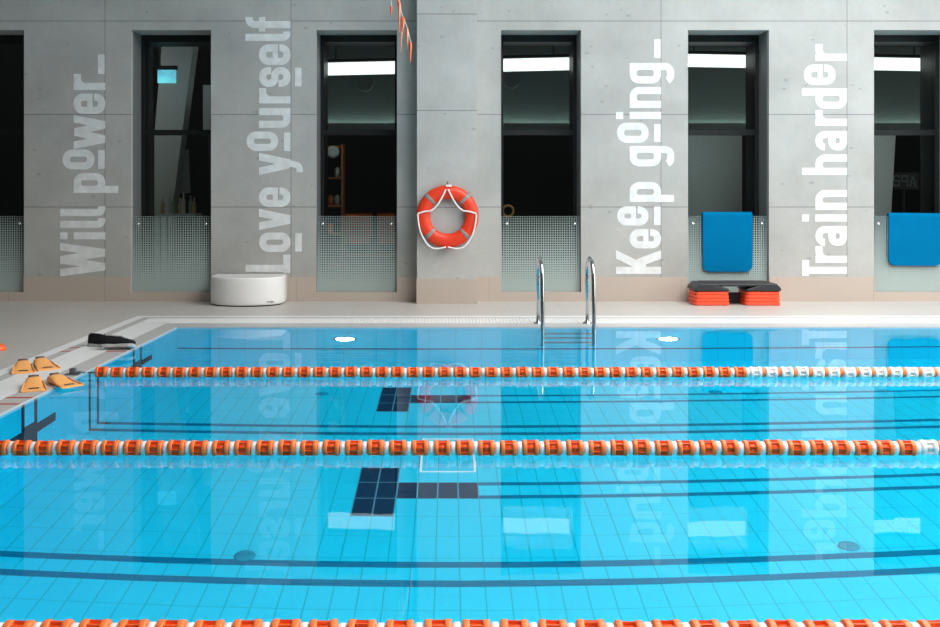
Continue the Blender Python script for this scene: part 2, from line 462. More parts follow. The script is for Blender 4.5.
# ------------------------------------------------------------------ wall lettering
T = 7.2
H_ = T / 2
X_, C_ = 31.5, 45.0
class Glyph:
    def __init__(s): s.polys = []
    def rect(s, u0, u1, v0, v1): s.polys.append([(u0, v0), (u1, v0), (u1, v1), (u0, v1)])
    def slant(s, u0, v0, u1, v1, t=T): s.polys.append([(u0 - t / 2, v0), (u0 + t / 2, v0), (u1 + t / 2, v1), (u1 - t / 2, v1)])
    def stroke(s, pts, closed=False, t=T):
        P = [Vector(p) for p in pts]; n = len(P); L = []; R = []
        for i in range(n):
            if closed: d0 = (P[i] - P[i - 1]); d1 = (P[(i + 1) % n] - P[i])
            else:
                d0 = P[i] - P[i - 1] if i else P[1] - P[0]
                d1 = P[i + 1] - P[i] if i < n - 1 else P[-1] - P[-2]
            d0 = d0.normalized(); d1 = d1.normalized()
            q = (d0 + d1); q = q.normalized() if q.length > 1e-6 else d0
            nn = Vector((-q.y, q.x)); sc = (t / 2) / max(0.5, nn.dot(Vector((-d0.y, d0.x))))
            L.append(P[i] + nn * sc); R.append(P[i] - nn * sc)
        for i in range(n if closed else n - 1):
            j = (i + 1) % n
            s.polys.append([tuple(R[i]), tuple(R[j]), tuple(L[j]), tuple(L[i])])
def glyph(ch, w):
    g = Glyph(); h = H_; r = min(5.8, (w - T) / 2 - 0.15)
    l, rt = h, w - h
    if ch in 'oO': g.stroke(rrect(l, rt, h, X_ - h, r), True)
    elif ch == 'e':
        m_ = X_ / 2 - 0.5
        g.stroke([(rt, 11)] + arc(rt - r, h + r, r, 0, -90) + arc(l + r, h + r, r, 270, 180) + arc(l + r, X_ - h - r, r, 180, 90) + arc(rt - r, X_ - h - r, r, 90, 0) + [(rt, m_ - 2.6)])
        g.rect(l, rt, m_ - 2.6, m_ + 2.6)
    elif ch == 'v': g.slant(T / 2 + 0.2, X_, w / 2 - 0.4, 0, T + 0.6); g.slant(w - T / 2 - 0.2, X_, w / 2 + 0.4, 0, T + 0.6)
    elif ch in 'wW':
        hh = X_ if ch == 'w' else C_
        t = T + 0.3
        a, b, c_, d, e_ = t / 2, w * 0.29, w / 2, w * 0.71, w - t / 2
        for u0, u1 in ((a, b), (c_, b), (c_, d), (e_, d)): g.slant(u0, hh if u0 != c_ else hh * (0.98 if ch == 'w' else 1), u1, 0, t)
    elif ch == 'y':
        g.slant(T / 2, X_, w / 2 - 0.6, 1.0, T + 0.4); g.slant(w - T / 2, X_, w / 2 + 0.6, -0.5, T + 0.4)
        g.stroke([(w / 2 + 0.9, 1.5), (w / 2 - 0.6, -4.5)] + arc(w / 2 - 5.2, -4.6, 4.4, -10, -80) + [(w / 2 - 8.5, -9.2)], t=T - 0.8)
    elif ch == 'i': g.rect(w / 2 - h, w / 2 + h, 0, X_); g.rect(w / 2 - h, w / 2 + h, C_ - T, C_)
    elif ch == 'l': g.stroke([(h, C_)] + arc(h + 4.2, h + 4.2, 4.2, 180, 270) + [(w, h)])
    elif ch == 'p': g.rect(0, T, -13, X_); g.stroke(rrect(l, rt, h, X_ - h, r), True)
    elif ch == 'd': g.rect(w - T, w, 0, C_); g.stroke(rrect(l, rt, h, X_ - h, r), True)
    elif ch == 'g':
        g.rect(w - T, w, 0, X_); g.stroke(rrect(l, rt, h, X_ - h, r), True)
        g.stroke([(rt, 2)] + arc(rt - r, -9.6 + r, r, 0, -90) + arc(l + r - 1, -9.6 + r, r, 270, 205))
    elif ch in 'nh':
        g.rect(0, T, 0, X_ if ch == 'n' else C_)
        g.stroke([(l, X_ - h - 5)] + arc(l + r, X_ - h - r, r, 170, 90) + arc(rt - r, X_ - h - r, r, 90, 0) + [(rt, 0)])
    elif ch == 'u':
        g.rect(w - T, w, 0, X_)
        g.stroke([(l, X_)] + arc(l + r, h + r, r, 180, 270) + arc(rt - r, h + r, r, 270, 350) + [(rt, h + 6)])
    elif ch == 'r':
        g.rect(0, T, 0, X_)
        g.stroke([(l, X_ - 13)] + arc(l + 8, X_ - h - 8, 8, 175, 90) + [(w, X_ - h)])
    elif ch == 'a':
        g.stroke([(l, X_ - 9.5)] + arc(l + r, X_ - h - r, r, 180, 90) + arc(rt - r, X_ - h - r, r, 90, 0) + [(rt, 0)])
        g.stroke(rrect(l, rt, h, 18.6 - h, 4.8), True)
    elif ch == 's':
        q = min(6.0, (w - T) / 2 - 0.15)
        g.stroke([(rt, X_ - 12)] + arc(rt - q, X_ - h - q, q, 0, 90) + arc(l + q, X_ - h - q, q, 90, 180) + arc(l + q, X_ - h - q - 0.4, q, 180, 245)
                 + arc(rt - q, h + q + 0.4, q, 65, 0) + arc(rt - q, h + q, q, 0, -90) + arc(l + q, h + q, q, 270, 180) + [(l, 12)])
    elif ch == 'f':
        s0 = 3.4 + h
        g.stroke([(s0, 0)] + arc(s0 + 5.5, C_ - h - 5.5, 5.5, 180, 90) + [(w, C_ - h)])
        g.rect(0, w, X_ - T + 1, X_)
    elif ch == 'K':
        g.rect(0, T, 0, C_); g.slant(w - T / 2 - 0.3, C_, T / 2 + 1.5, 15, T + 1.5); g.slant(T + 3.5, 24, w - T / 2 - 0.3, 0, T + 1.5)
    elif ch == 'L': g.rect(1, 1 + T, 0, C_); g.rect(0, w, 0, T)
    elif ch == 'T': g.rect(2, 2 + T, 0, C_); g.rect(0, w, C_ - T, C_)
    elif ch == '_': g.rect(0, w, 0, T - 0.6)
    return g
def lettering(label, base_px, items):
    """items: (char, y_start(lower, larger px), y_end, vertical shift above the baseline)"""
    root = thing('wall_lettering', label, 'wall lettering', (wx(base_px), WY - 0.002, wz(items[0][1])), 0, 'slogans on the concrete piers')
    for ch, ya, yb, up in items:
        g = glyph(ch, ya - yb)
        m = MB()
        for k, poly in enumerate(g.polys):
            d = 0.002 + 0.00002 * k
            fn0 = lambda u, v: (-(v + up) / 80.0, 0.0015, (items[0][1] - ya + u) / 80.0)
            fn1 = lambda u, v: (-(v + up) / 80.0, -d, (items[0][1] - ya + u) / 80.0)
            m.prism(poly, fn0, fn1)
        m.build('underline' if ch == '_' else 'letter', M_letter, root)
lettering('white upright words Will power running up the leftmost grey pier', 105.2,
          [('W', 276.5, 243, 0), ('i', 239.5, 232, 0), ('l', 228, 218, 0), ('l', 216.3, 206.3, 0), ('p', 193, 173, 0), ('o', 169.5, 149.5, 11), ('_', 169, 150, 0.5),
           ('w', 149, 115, 0), ('e', 114, 93.5, 0), ('r', 90, 74, 0), ('_', 74, 54.6, 0.6)])
lettering('white upright words Love yourself running up the pier behind the white bench', 290.5,
          [('L', 273, 254.6, 0), ('o', 252, 232.5, 0), ('_', 251.5, 233, -11.2), ('v', 230, 209, 0), ('e', 207, 187.5, 0), ('y', 175, 153, 0), ('O', 151, 131.5, 12.5), ('_', 151, 132.5, 0),
           ('u', 128, 108, 0), ('r', 103.5, 88, 0), ('s', 87, 67, 0), ('_', 86.3, 67.6, -11), ('e', 65, 44.4, 0), ('l', 41, 31.5, 0), ('f', 31.5, 17, 0)])
lettering('white upright words Keep going running up the pier right of the pool ladder', 661,
          [('K', 274, 250.6, 0), ('e', 248.5, 229, 0), ('e', 225.7, 206.4, 12.5), ('_', 225, 206.6, 0.4), ('p', 202, 182, 0), ('g', 166.6, 146, 0), ('o', 143, 122.7, 12.5), ('_', 142, 124, 0.4),
           ('i', 119, 112, 0), ('n', 108, 87, 0), ('g', 83.5, 63, 0), ('_', 58, 39.3, 0.4)])
lettering('white upright words Train harder running up the pier between the two blue mats', 846.8,
          [('T', 276, 260, 0), ('r', 263, 246, 0), ('a', 246, 226, 0), ('i', 222, 214, 0), ('n', 210, 190, 0), ('h', 175, 154.5, 0), ('a', 150.6, 131, 0), ('r', 126, 110, 0), ('d', 109, 88.5, 0),
           ('e', 85, 64.5, 11.5), ('r', 61, 44, 0)])

# ------------------------------------------------------------------ room behind the windows
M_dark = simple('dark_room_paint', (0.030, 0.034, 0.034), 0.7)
M_dfloor = simple('dark_room_floor', (0.05, 0.05, 0.05), 0.4)
M_soff = simple('grey_green_bulkhead', (0.16, 0.20, 0.19), 0.6)
m = MB(); m.box(-9, 10, 20, 20.2, 0, 4.4); struct(m.build('wall_interior_back', M_dark))
m = MB(); m.box(-9.2, -9, WY + 0.42, 20.2, 0, 4.4); struct(m.build('wall_interior_left', M_dark))
m = MB(); m.box(10, 10.2, WY + 0.42, 20.2, 0, 4.4); struct(m.build('wall_interior_right', M_dark))
m = MB(); m.box(-9, 10, WY + 0.42, 20, -0.2, 0); struct(m.build('floor_interior', M_dfloor))
m = MB(); m.box(-9, 10, WY + 0.42, 20, 4.2, 4.4); struct(m.build('ceiling_interior', M_dark))
# bulkhead with a glowing trough added to make its face brighten downwards
m = MB()
BY = 15.6
prof = [(BY, 4.2), (BY, 2.36), (BY - 0.14, 2.36), (BY - 0.14, 2.43), (BY - 0.16, 2.43), (BY - 0.16, 2.33), (BY + 0.5, 2.33), (BY + 0.5, 4.2)]
m.prism(prof, lambda y, z: (-3.6, y, z), lambda y, z: (9.9, y, z))
struct(m.build('trim_4', M_soff))
M_bar = simple('glowing_white', (1.0, 0.99, 0.97), 0.5, var=0.0, emit=1.6)
M_cove = simple('trough_fill_glow', (0.9, 1.0, 0.97), 0.5, var=0.0, emit=7)
def lum(x0, x1, zl, zr, lab):  # white glowing bar that makes the bright band across the windows
    root = thing('glowing_bar', lab, 'lamp', ((x0 + x1) / 2, 13.38, zl), 0, 'long glowing bars in the dark room')
    ang = math.atan2(zr - zl, x1 - x0); L = (x1 - x0)
    R = Matrix.Rotation(-ang, 4, 'Y')
    m = MB(); m.box(-L / 2, L / 2, -0.02, 0.1, 0.0, 0.155, R); d = m.build('bar_face', M_bar, root, (0, 0, (zr - zl) / 2))
    m = MB(); m.box(-L / 2, L / 2, -0.03, 0.11, 0.162, 0.2, R); m.build('housing', M_black, root, (0, 0, (zr - zl) / 2))
    for s_ in (-0.4, 0.4):
        m = MB(); m.tube([(s_ * L, 0.04, 0.2 + s_ * (zr - zl)), (s_ * L, 0.04, 4.2 - zl - (zr - zl) / 2)], 0.008, 6); m.build('hanger', M_black, root, (0, 0, (zr - zl) / 2))
Zs = lambda py: 1.366 + (192 - py) * 0.01338
lum(-1.9, 1.75, Zs(75.0), Zs(69.0), 'long glowing white bar seen through the windows either side of the pillar')
lum(2.9, 6.6, Zs(65.5), Zs(70.5), 'long glowing white bar seen through the two windows with blue mats')
m = MB(); m.tube([(-3.5, BY - 0.08, 2.385), (9.8, BY - 0.08, 2.385)], 0.018, 8)
tag(m.build('added_trough_glow', M_cove), 'thin added fill tube lying along the grey bulkhead lip behind the windows', 'lamp')
def vent(px, py, lab):
    Y = 15.58; X = (px - 450) * Y / 1000; Z = 1.366 + (192 - py) * Y / 1000
    root = thing('round_vent', lab, 'vent', (X, Y, Z), 0, 'round vents on the bulkhead')
    m = MB(); m.lathe([(0.09, -0.02), (0.13, -0.05), (0.15, -0.03), (0.155, 0.02)], 24, 'y'); m.build('rim', M_soff, root)
    m = MB(); m.lathe([(0.0, -0.012), (0.088, -0.01), (0.088, 0.02)], 24, 'y'); m.build('core', M_black, root)
vent(365, 82, 'round vent high in the dark room, left of the pillar')
vent(511, 79, 'round vent high in the dark room, right of the pillar')
# hanging sign
def at(px, py, Y): return ((px - 450) * Y / 1000, Y, 1.366 + (192 - py) * Y / 1000)
M_sign = simple('lit_blue_sign', (0.16, 0.62, 0.85), 0.4, var=0.35, scale=4, emit=1.0)
x, y, z = at(166.5, 76, 14.5)
root = thing('hanging_sign', 'small lit blue sign hanging behind the window beside the bench', 'sign', (x, y, z))
m = MB(); m.box(-0.13, 0.13, 0.0, 0.04, -0.10, 0.09); m.build('lit_panel', M_sign, root)
m = MB(); m.box(-0.15, 0.15, -0.005, 0.05, 0.09, 0.15); m.build('housing', M_black, root)
m = MB(); m.tube([(-0.10, 0.02, 0.15), (-0.10, 0.02, 4.2 - z)], 0.012, 6); m.build('rod', M_greymetal, root)
x, y, z = at(167, 35, 13.6)
m = MB(); m.box(-0.11, 0.11, 0, 0.05, -0.02, 0.03); m.tube([(0, 0.025, 0.03), (0, 0.025, 4.2 - z)], 0.008, 6)
o = m.build('reflection_strip', M_sign, None, (x, y, z)); tag(o, 'tiny blue reflected strip at the top of the window beside the bench', 'lamp')  # glowing strip stands in for a cyan reflection in the glass
M_lean = simple('leaning_grey_panel', (0.62, 0.63, 0.63), 0.7)
M_board = simple('pale_board', (0.7, 0.72, 0.72), 0.7)
def slab(name, pts, Y, th, mat, lab, cat, group=None):
    m = MB(); P = [at(px, py, Y) for px, py in pts]; c = sum((Vector(p) for p in P), Vector()) / len(P)
    m.prism([(p[0] - c.x, p[2] - c.z) for p in P], lambda a, b: (a, 0, b), lambda a, b: (a, th, b))
    return tag(m.build(name, mat, None, (c.x, Y, c.z)), lab, cat, group)
F = 1000 * 1.366
def fy(Y): return 192 + F / Y
slab('leaning_column', [(168, -30), (203, -30), (163, fy(15)), (142, fy(15))], 15.0, 0.3, M_lean, 'slanting grey concrete column behind the window beside the bench', 'column')
slab('leaning_column', [(868, 130), (896, 130), (887, fy(15)), (864, fy(15))], 15.0, 0.3, simple('leaning_dark_panel', (0.70, 0.72, 0.72), 0.7), 'grey leaning column behind the rightmost window', 'column')
m = MB(); x0, _, _ = at(680, 0, 14.6); x1, _, _ = at(742, 0, 14.6); m.box(0, x1 - x0, 0, 0.12, 0, 2.25)
tag(m.build('partition_panel', simple('grey_partition', (0.42, 0.44, 0.435), 0.6), None, (x0, 14.6, 0)), 'grey partition panel behind the window above the step platform', 'panel')
def board(pts, Y, lab):
    zlo = min(at(px, py, Y)[2] for px, py in pts)
    o = slab('display_board', pts, Y, 0.04, M_board, lab, 'board')
    m = MB(); m.tube([(0, 0.06, -(o.location.z)), (0, 0.06, 0.25)], 0.02, 8); m.build('post', M_black, o)
    m = MB(); m.box(-0.16, 0.16, -0.08, 0.2, -o.location.z, -o.location.z + 0.03); m.build('foot', M_black, o)
board([(172, 150), (188, 150), (190, 193), (170, 193)], 15.5, 'pale board on a stand behind the window beside the bench')
board([(203, 85), (214, 85), (214, 130), (203, 130)], 14.9, 'pale tall poster board at the right side of the window beside the bench')
x, y, z = at(508, 211, 13.9)
root = thing('hoop_stand', 'small brown hoop on a thin stand just above the dotted glass behind the ladder', 'hoop', (x, y, 0))
m = MB(); m.tube([(0.075 * math.cos(2 * PI * k / 24), 0, z + 0.075 * math.sin(2 * PI * k / 24)) for k in range(24)], 0.018, 8, closed=True); m.build('hoop', simple('brown_wood', (0.55, 0.27, 0.10), 0.5), root)
m = MB(); m.tube([(0, 0, 0.02), (0, 0, z - 0.07)], 0.012, 8); m.build('post', M_greymetal, root)
m = MB(); m.lathe([(0.14, 0.0), (0.14, 0.015), (0.03, 0.03), (0.0, 0.03)], 18); m.build('base', M_greymetal, root)
# faint mirrored letters on a dark board in the rightmost window
x, y, z = at(905, 181, 15.4)
root = thing('sign_board', 'dark board with three faint backward letters behind the rightmost window', 'sign', (x, y, z))
m = MB(); m.box(-0.22, 0.22, 0.01, 0.04, -0.13, 0.13); m.tube([(0, 0.05, -z), (0, 0.05, 0)], 0.02, 8); m.build('board', M_dark, root)
M_faint = simple('faint_grey_letter', (0.16, 0.20, 0.18), 0.6)
for ch, x0 in (('S', -0.17), ('P', -0.045), ('A', 0.08)):
    g = Glyph(); w_, q_ = 9.0, 3.4
    if ch == 'S': g.stroke([(0, 13), (0, 16), (w_, 16), (w_, 8.5), (0, 8.5), (0, 0.5), (w_, 0.5), (w_, 4)], t=2.2)
    elif ch == 'P': g.stroke([(0, -1), (0, 16), (w_, 16), (w_, 8), (0, 8)], t=2.2)
    else:
        g.slant(0, -1, w_ / 2, 17, 2.4); g.slant(w_, -1, w_ / 2, 17, 2.4); g.rect(2, w_ - 2, 3.5, 5.5)
    m = MB()
    for poly in g.polys:
        m.prism(poly, lambda u, v: (x0 + ((w_ - u) if ch != 'A' else u) * 0.0095, 0.009, (v - 8) * 0.0095), lambda u, v: (x0 + ((w_ - u) if ch != 'A' else u) * 0.0095, 0.004, (v - 8) * 0.0095))
    m.build('letter', M_faint, root)
# bottle table
M_bot = [simple('amber_bottle', (0.45, 0.30, 0.14), 0.3), simple('pale_bottle', (0.5, 0.48, 0.42), 0.3), simple('green_bottle', (0.20, 0.30, 0.22), 0.3)]
tx, ty, tz = at(180, 214, 14.0)
root = thing('drinks_table', 'small table with bottles behind the dotted glass beside the bench', 'table', (tx, ty, 0))
m = MB(); m.box(-0.26, 0.26, -0.2, 0.2, tz - 0.03, tz); m.build('tabletop', M_board, root)
for sx in (-0.23, 0.23):
    for sy in (-0.17, 0.17):
        m = MB(); m.tube([(sx, sy, 0), (sx, sy, tz - 0.03)], 0.015, 8); m.build('leg', M_greymetal, root)
pos = ['leftmost', 'second from the left', 'third from the left', 'fourth from the left', 'third from the right', 'second from the right', 'rightmost']
for k in range(7):
    h = (0.24, 0.30, 0.27, 0.22, 0.31, 0.26, 0.23)[k]
    m = MB(); m.lathe([(0.028, 0), (0.030, 0.02), (0.030, h * 0.6), (0.011, h * 0.75), (0.011, h), (0.0, h)], 12)
    o = m.build('bottle', M_bot[k % 3], None, (tx - 0.22 + 0.073 * k, ty - 0.08 + 0.1 * (k % 2), tz))
    tag(o, pos[k] + ' bottle on the small table behind the dotted glass', 'bottle', 'bottles on the small table')
# orange shelf rack
M_rust = simple('orange_shelf_wood', (0.50, 0.14, 0.04), 0.5)
x, y, z = at(334, 195, 14.4)
root = thing('shelf_rack', 'narrow orange shelf rack behind the window left of the pillar', 'shelf', (x, y, 0))
for sx in (-0.13, 0.13):
    m = MB(); m.box(sx - 0.015, sx + 0.015, -0.12, 0.12, 0, 2.05); m.build('upright', M_rust, root)
for hz in (0.3, 0.75, 1.15, 1.55, 2.0):
    m = MB(); m.box(-0.115, 0.115, -0.12, 0.12, hz, hz + 0.03); m.build('shelf', M_rust, root)
for k, hz in enumerate((0.78, 1.18, 1.18, 1.58)):
    m = MB(); m.lathe([(0.03, 0), (0.042, 0.01), (0.042, 0.12), (0.02, 0.14), (0.0, 0.15)], 12)
    o = m.build('jar', [M_orange, M_rust, M_bot[1], M_bot[1]][k], None, (x + (-0.05 if k in (0, 1) else 0.05), y, hz))
    tag(o, ['orange jar on the second lowest shelf of the orange rack', 'brown jar on the middle shelf of the orange rack', 'pale jar on the middle shelf of the orange rack', 'pale jar on the upper shelf of the orange rack'][k], 'jar', 'jars on the orange rack')
m = MB(); m.lathe([(0.0, -0.02), (0.05, -0.03), (0.085, -0.02), (0.09, 0.01)], 20, 'y')
tag(m.build('wall_clock', M_board, None, at(333, 152, 14.26)), 'round pale dial at the top of the orange rack', 'clock')
for k, (px, py) in enumerate(((362, 212), (394, 209))):
    x, y, z = at(px, py, 14.6)
    root = thing('orange_chair', ('orange stacking chair behind the dotted glass left of the pillar, nearer the rack', 'orange stacking chair behind the dotted glass, nearer the pillar')[k], 'chair', (x, y, 0), 0.3, 'orange chairs in the dark room')
    m = MB(); m.box(-0.2, 0.2, -0.2, 0.2, 0.43, 0.46); m.build('seat', M_rust, root)
    m = MB(); m.box(-0.2, 0.2, 0.19, 0.22, 0.6, 1.05); m.build('backrest', M_orange, root)
    for sx in (-0.18, 0.18):
        for sy in (-0.18, 0.18):
            m = MB(); m.tube([(sx, sy, 0), (sx, sy, 0.43 if sy < 0 else 0.7)], 0.012, 6); m.build('leg', M_greymetal, root)

# ------------------------------------------------------------------ lifebuoy on the pillar
cx, cz = (447.5 - 450) * 0.01222, 1.366 + (192 - 216.3) * 0.01222
yb = PY - 0.055
root = thing('lifebuoy', 'orange ring lifebuoy with grey bands and white rope hung on the pillar', 'lifebuoy', (cx, yb, cz))
R_, r_ = 24.2 * 0.01222, 6.9 * 0.01222
m = MB(); rings = []
M_buoy = simple('orange_buoy_shell', (0.82, 0.045, 0.008), 0.4, var=0.05)
M_band = simple('grey_reflective_band', (0.27, 0.255, 0.24), 0.5)
N = 72
def tor(a, k, n=16, s=1.0): 
    q = 2 * PI * k / n
    rr = R_ + r_ * s * math.cos(q); return (rr * math.sin(a), 0.052 * s * math.sin(q), rr * math.cos(a))
m.loft([[tor(2 * PI * i / N, k) for k in range(16)] for i in range(N)] + [[tor(0, k) for k in range(16)]], caps=False)
bmesh.ops.remove_doubles(m.bm, verts=m.bm.verts, dist=1e-5)
ring_ = m.build('ring', M_buoy, root)
for a in (45, 135, 225, 315):
    a0 = math.radians(a); m = MB()
    m.loft([[tor(a0 + d * 0.035, k, s=1.03) for k in range(16)] for d in (-2, -1, 0, 1, 2)]); m.build('band', M_band, ring_)
M_rope = simple('white_rope', (0.82, 0.81, 0.79), 0.6, var=0.1, scale=120)
def pp(cxp, cyp, y=-0.062): return ((cxp / 4.48 + 400 - 447.5) * 0.01222, y, (217.5 - (cyp / 4.48 + 170)) * 0.01222)
def smooth(P, n=6):
    P = [Vector(p) for p in P]; out = []
    for i in range(len(P) - 1):
        p0, p1, p2, p3 = P[max(i - 1, 0)], P[i], P[i + 1], P[min(i + 2, len(P) - 1)]
        for k in range(n):
            t = k / n
            out.append(0.5 * ((2 * p1) + (p2 - p0) * t + (2 * p0 - 5 * p1 + 4 * p2 - p3) * t * t + (3 * p1 - p0 - 3 * p2 + p3) * t ** 3))
    out.append(P[-1]); return out
for side in (-1, 1):
    fx = lambda x: x if side < 0 else 421 - x
    pts = [(205, 92), (188, 128), (165, 165), (140, 186), (110, 191), (80, 200)]
    m = MB(); m.tube(smooth([pp(fx(a), b) for a, b in pts]), 0.0105, 8); m.build('rope', M_rope, root)
    pts = [(80, 203), (84, 240), (94, 285), (115, 325), (140, 350), (170, 355), (206, 348)]
    m = MB(); m.tube(smooth([pp(fx(a), b) for a, b in pts]), 0.0105, 8); m.build('rope', M_rope, root)
for (a, b) in ((80, 203), (345, 203), (210, 348), (219, 76)):
    x, y, z = pp(a, b, -0.05); m = MB(); m.box(x - 0.035 if b in (348, 76) else x - 0.012, x + 0.035 if b in (348, 76) else x + 0.012, -0.062, -0.03, z - 0.014, z + 0.014)
    m.build('clip', M_buoy if b != 76 else M_rope, root, bevel=0.004)
root2 = MB(); root2.tube([(0, 0.055, 0), (0, -0.02, 0.0), (0, -0.03, 0.02), (0, -0.02, 0.035)], 0.008, 8)
o = root2.build('wall_hook', M_greymetal, None, (cx + 0.0, PY - 0.055, cz + R_ + r_ + 0.008)); tag(o, 'small dark hook on the pillar above the orange lifebuoy', 'hook')

# ------------------------------------------------------------------ white bench
bx0, bx1 = (210 - 450) * 0.0122, (287 - 450) * 0.0122
bc, bw = (bx0 + bx1) / 2 - 0.01, (bx1 - bx0) / 2 - 0.025
root = thing('pouffe_bench', 'low white curved bench standing against the wall', 'bench', (bc, 12.2, 0))
def benchpoly(s, n=24):
    P = [(-bw * s, 0.27 * s)] if False else []
    P = [(bw * s, 0.26), (-bw * s, 0.26)]
    for i in range(n + 1):
        a = PI + PI * i / n
        P.append((bw * s * math.cos(a), 0.33 * s * math.sin(a)))
    return P
M_bench = simple('white_leatherette', (0.80, 0.79, 0.77), 0.5, var=0.02)
m = MB(); rg = []
for s_, z in ((0.97, 0.014), (0.995, 0.03), (1, 0.06), (1, 0.315), (0.992, 0.335), (0.96, 0.345)):
    rg.append([(x, y, z) for x, y in benchpoly(s_)])
m.loft(rg); m.build('cushion_body', M_bench, root)
m = MB(); m.prism(benchpoly(0.93), lambda a, b: (a, b, 0), lambda a, b: (a, b, 0.016)); m.build('plinth', M_black, root)
m = MB(); sg = random.Random(3); xx = 0
lx = 0.33; ly = -0.33 * math.sqrt(1 - (lx / bw) ** 2)
for k in range(6):
    wd = (0.014, 0.010, 0.012, 0.008, 0.014, 0.010)[k]
    m.box(xx, xx + wd, -0.004, 0.004, 0, (0.016, 0.011, 0.011, 0.016, 0.011, 0.011)[k]); xx += wd + 0.004
m.build('stitched_tag', M_greymetal, root, (lx - 0.05, ly - 0.03, 0.045), (0, 0, 0.48))

# ------------------------------------------------------------------ aerobic step
sx0, sx1 = (688 - 450) * 0.01198, (779 - 450) * 0.01198
scx, sw = (sx0 + sx1) / 2, (sx1 - sx0) / 2 - 0.025
root = thing('step_platform', 'black aerobic step on two stacks of orange risers beneath the blue mat', 'exercise step', (scx + 0.062, 12.2, 0))
M_riser = simple('orange_red_riser', (0.88, 0.085, 0.03), 0.45)
M_step = simple('black_step_plastic', (0.022, 0.024, 0.026), 0.45)
for sgn in (-1, 1):
    for k in range(4):
        a, b = sorted((sgn * (sw - 0.002 * k), sgn * (sw - 0.43 + 0.004 * k)))
        m = MB(); P = rrect(a, b, -0.19, 0.19, 0.05)
        z = 0.002 + 0.0425 * k
        m.loft([[((x - (a + b) / 2) * q + (a + b) / 2, y * q, z + dz) for x, y in P] for q, dz in ((0.955, 0), (1, 0.008), (1, 0.034), (0.955, 0.0415))], smooth=False)
        m.build('riser', M_riser, root)
m = MB()
prof = [(-sw + 0.0, 0.175), (-sw + 0.43, 0.175), (-sw + 0.40, 0.205), (-0.06 - 0.16, 0.232), (0.22, 0.232), (sw - 0.40, 0.205), (sw - 0.43, 0.175), (sw, 0.175), (sw - 0.005, 0.215), (sw - 0.06, 0.268), (-sw + 0.06, 0.268), (-sw + 0.005, 0.215)]
m.prism(prof, lambda x, z: (x, -0.205, z), lambda x, z: (x, 0.205, z)); pf = m.build('platform', M_step, root, bevel=0.012)
m = MB(); P = rrect(-sw + 0.12, sw - 0.12, -0.16, 0.16, 0.03); m.prism(P, lambda a, b: (a, b, 0.268), lambda a, b: (a, b, 0.274)); m.build('grip_mat', simple('rubber_grip', (0.05, 0.035, 0.03), 0.6), pf)
m = MB(); m.box(-0.20, 0.20, 0.06, 0.17, 0.002, 0.13); m.build('dark_block', M_step, root)  # dark block in the gap between the riser stacks

# ------------------------------------------------------------------ blue mats over the glass
M_mat = simple('blue_foam_mat', (0.0, 0.142, 0.315), 0.8, var=0.04, scale=6, spec=0.03)
def mat_(x0, x1, z_bot, z_top, lab, tilt):
    cx_ = (x0 + x1) / 2; hw = (x1 - x0) / 2; g = 0.013
    t = 0.028; yc = WY + 0.061
    # centre line of the folded ribbon (y, z) from the front hem, over the glass edge, down the back
    cl = []
    n = 22
    for i in range(n): cl.append((yc - 0.032, z_bot + (z_top - 0.046 - z_bot) * i / n))
    for i in range(9):
        a = PI - PI * i / 8
        cl.append((yc + 0.032 * math.cos(a), z_top - 0.046 + 0.032 * math.sin(a)))
    for i in range(1, 12): cl.append((yc + 0.032, z_top - 0.046 - 0.5 * i / 11))
    m = MB(); rings = []
    rc = 0.075; k0 = z_bot
    s = 0
    for i, (y, z) in enumerate(cl):
        if i: s += math.hypot(y - cl[i - 1][0], z - cl[i - 1][1])
        wd = hw if s > rc else hw - rc + math.sqrt(max(0, rc * rc - (rc - s) ** 2))
        if i == 0: wd = hw - rc
        p, q = cl[max(i - 1, 0)], cl[min(i + 1, len(cl) - 1)]
        ty_, tz_ = q[0] - p[0], q[1] - p[1]; L = math.hypot(ty_, tz_); ny, nz = -tz_ / L, ty_ / L
        rings.append([(-wd, y - ny * t / 2, z - nz * t / 2), (wd, y - ny * t / 2, z - nz * t / 2), (wd, y + ny * t / 2, z + nz * t / 2), (-wd, y + ny * t / 2, z + nz * t / 2)])
    m.loft(rings, smooth=False)
    o = m.build('exercise_mat', M_mat, None, (cx_, 0, 0), (0, tilt, 0), bevel=0.006)
    for v in o.data.vertices: v.co.z -= z_top
    o.location.z = z_top
    tag(o, lab, 'mat', 'blue mats hung over the glass')
mat_(wx(703.2), wx(753), wz(272), wz(212), 'blue foam mat folded over the glass directly above the orange and black step', 0.0)
mat_(wx(889.7), wx(943), wz(266), wz(213), 'blue foam mat folded over the glass at the right edge of the photo', 0.012)

# ------------------------------------------------------------------ pool ladder
root = thing('pool_ladder', 'steel pool ladder with two bent handrails at the far edge', 'ladder', (1.172, 10.2, 0))
for sx in (-0.255, 0.255):
    P = [(sx, 0.19, 0.0), (sx, 0.19, 0.50)] + [(sx, -0.03 + 0.22 * math.cos(a), 0.505 + 0.185 * math.sin(a)) for a in [PI * k / 12 for k in range(13)]] + [(sx, -0.262, 0.44), (sx, -0.29, 0.1), (sx, -0.30, -0.2), (sx, -0.30, -0.75), (sx, -0.20, -0.95), (sx, -0.07, -1.02)]
    m = MB(); m.tube(P, 0.021, 14); hr = m.build('handrail', M_steel, root)
    m = MB(); m.lathe([(0.05, 0), (0.05, 0.008), (0.024, 0.02), (0.023, 0.03)], 18, 'z', (sx, 0.19, 0)); m.build('flange', M_steel, hr)
for z in (-0.16, -0.42, -0.68):
    m = MB(); m.box(-0.240, 0.240, -0.34, -0.26, z - 0.012, z + 0.012); m.build('tread', M_greymetal, root, bevel=0.005)

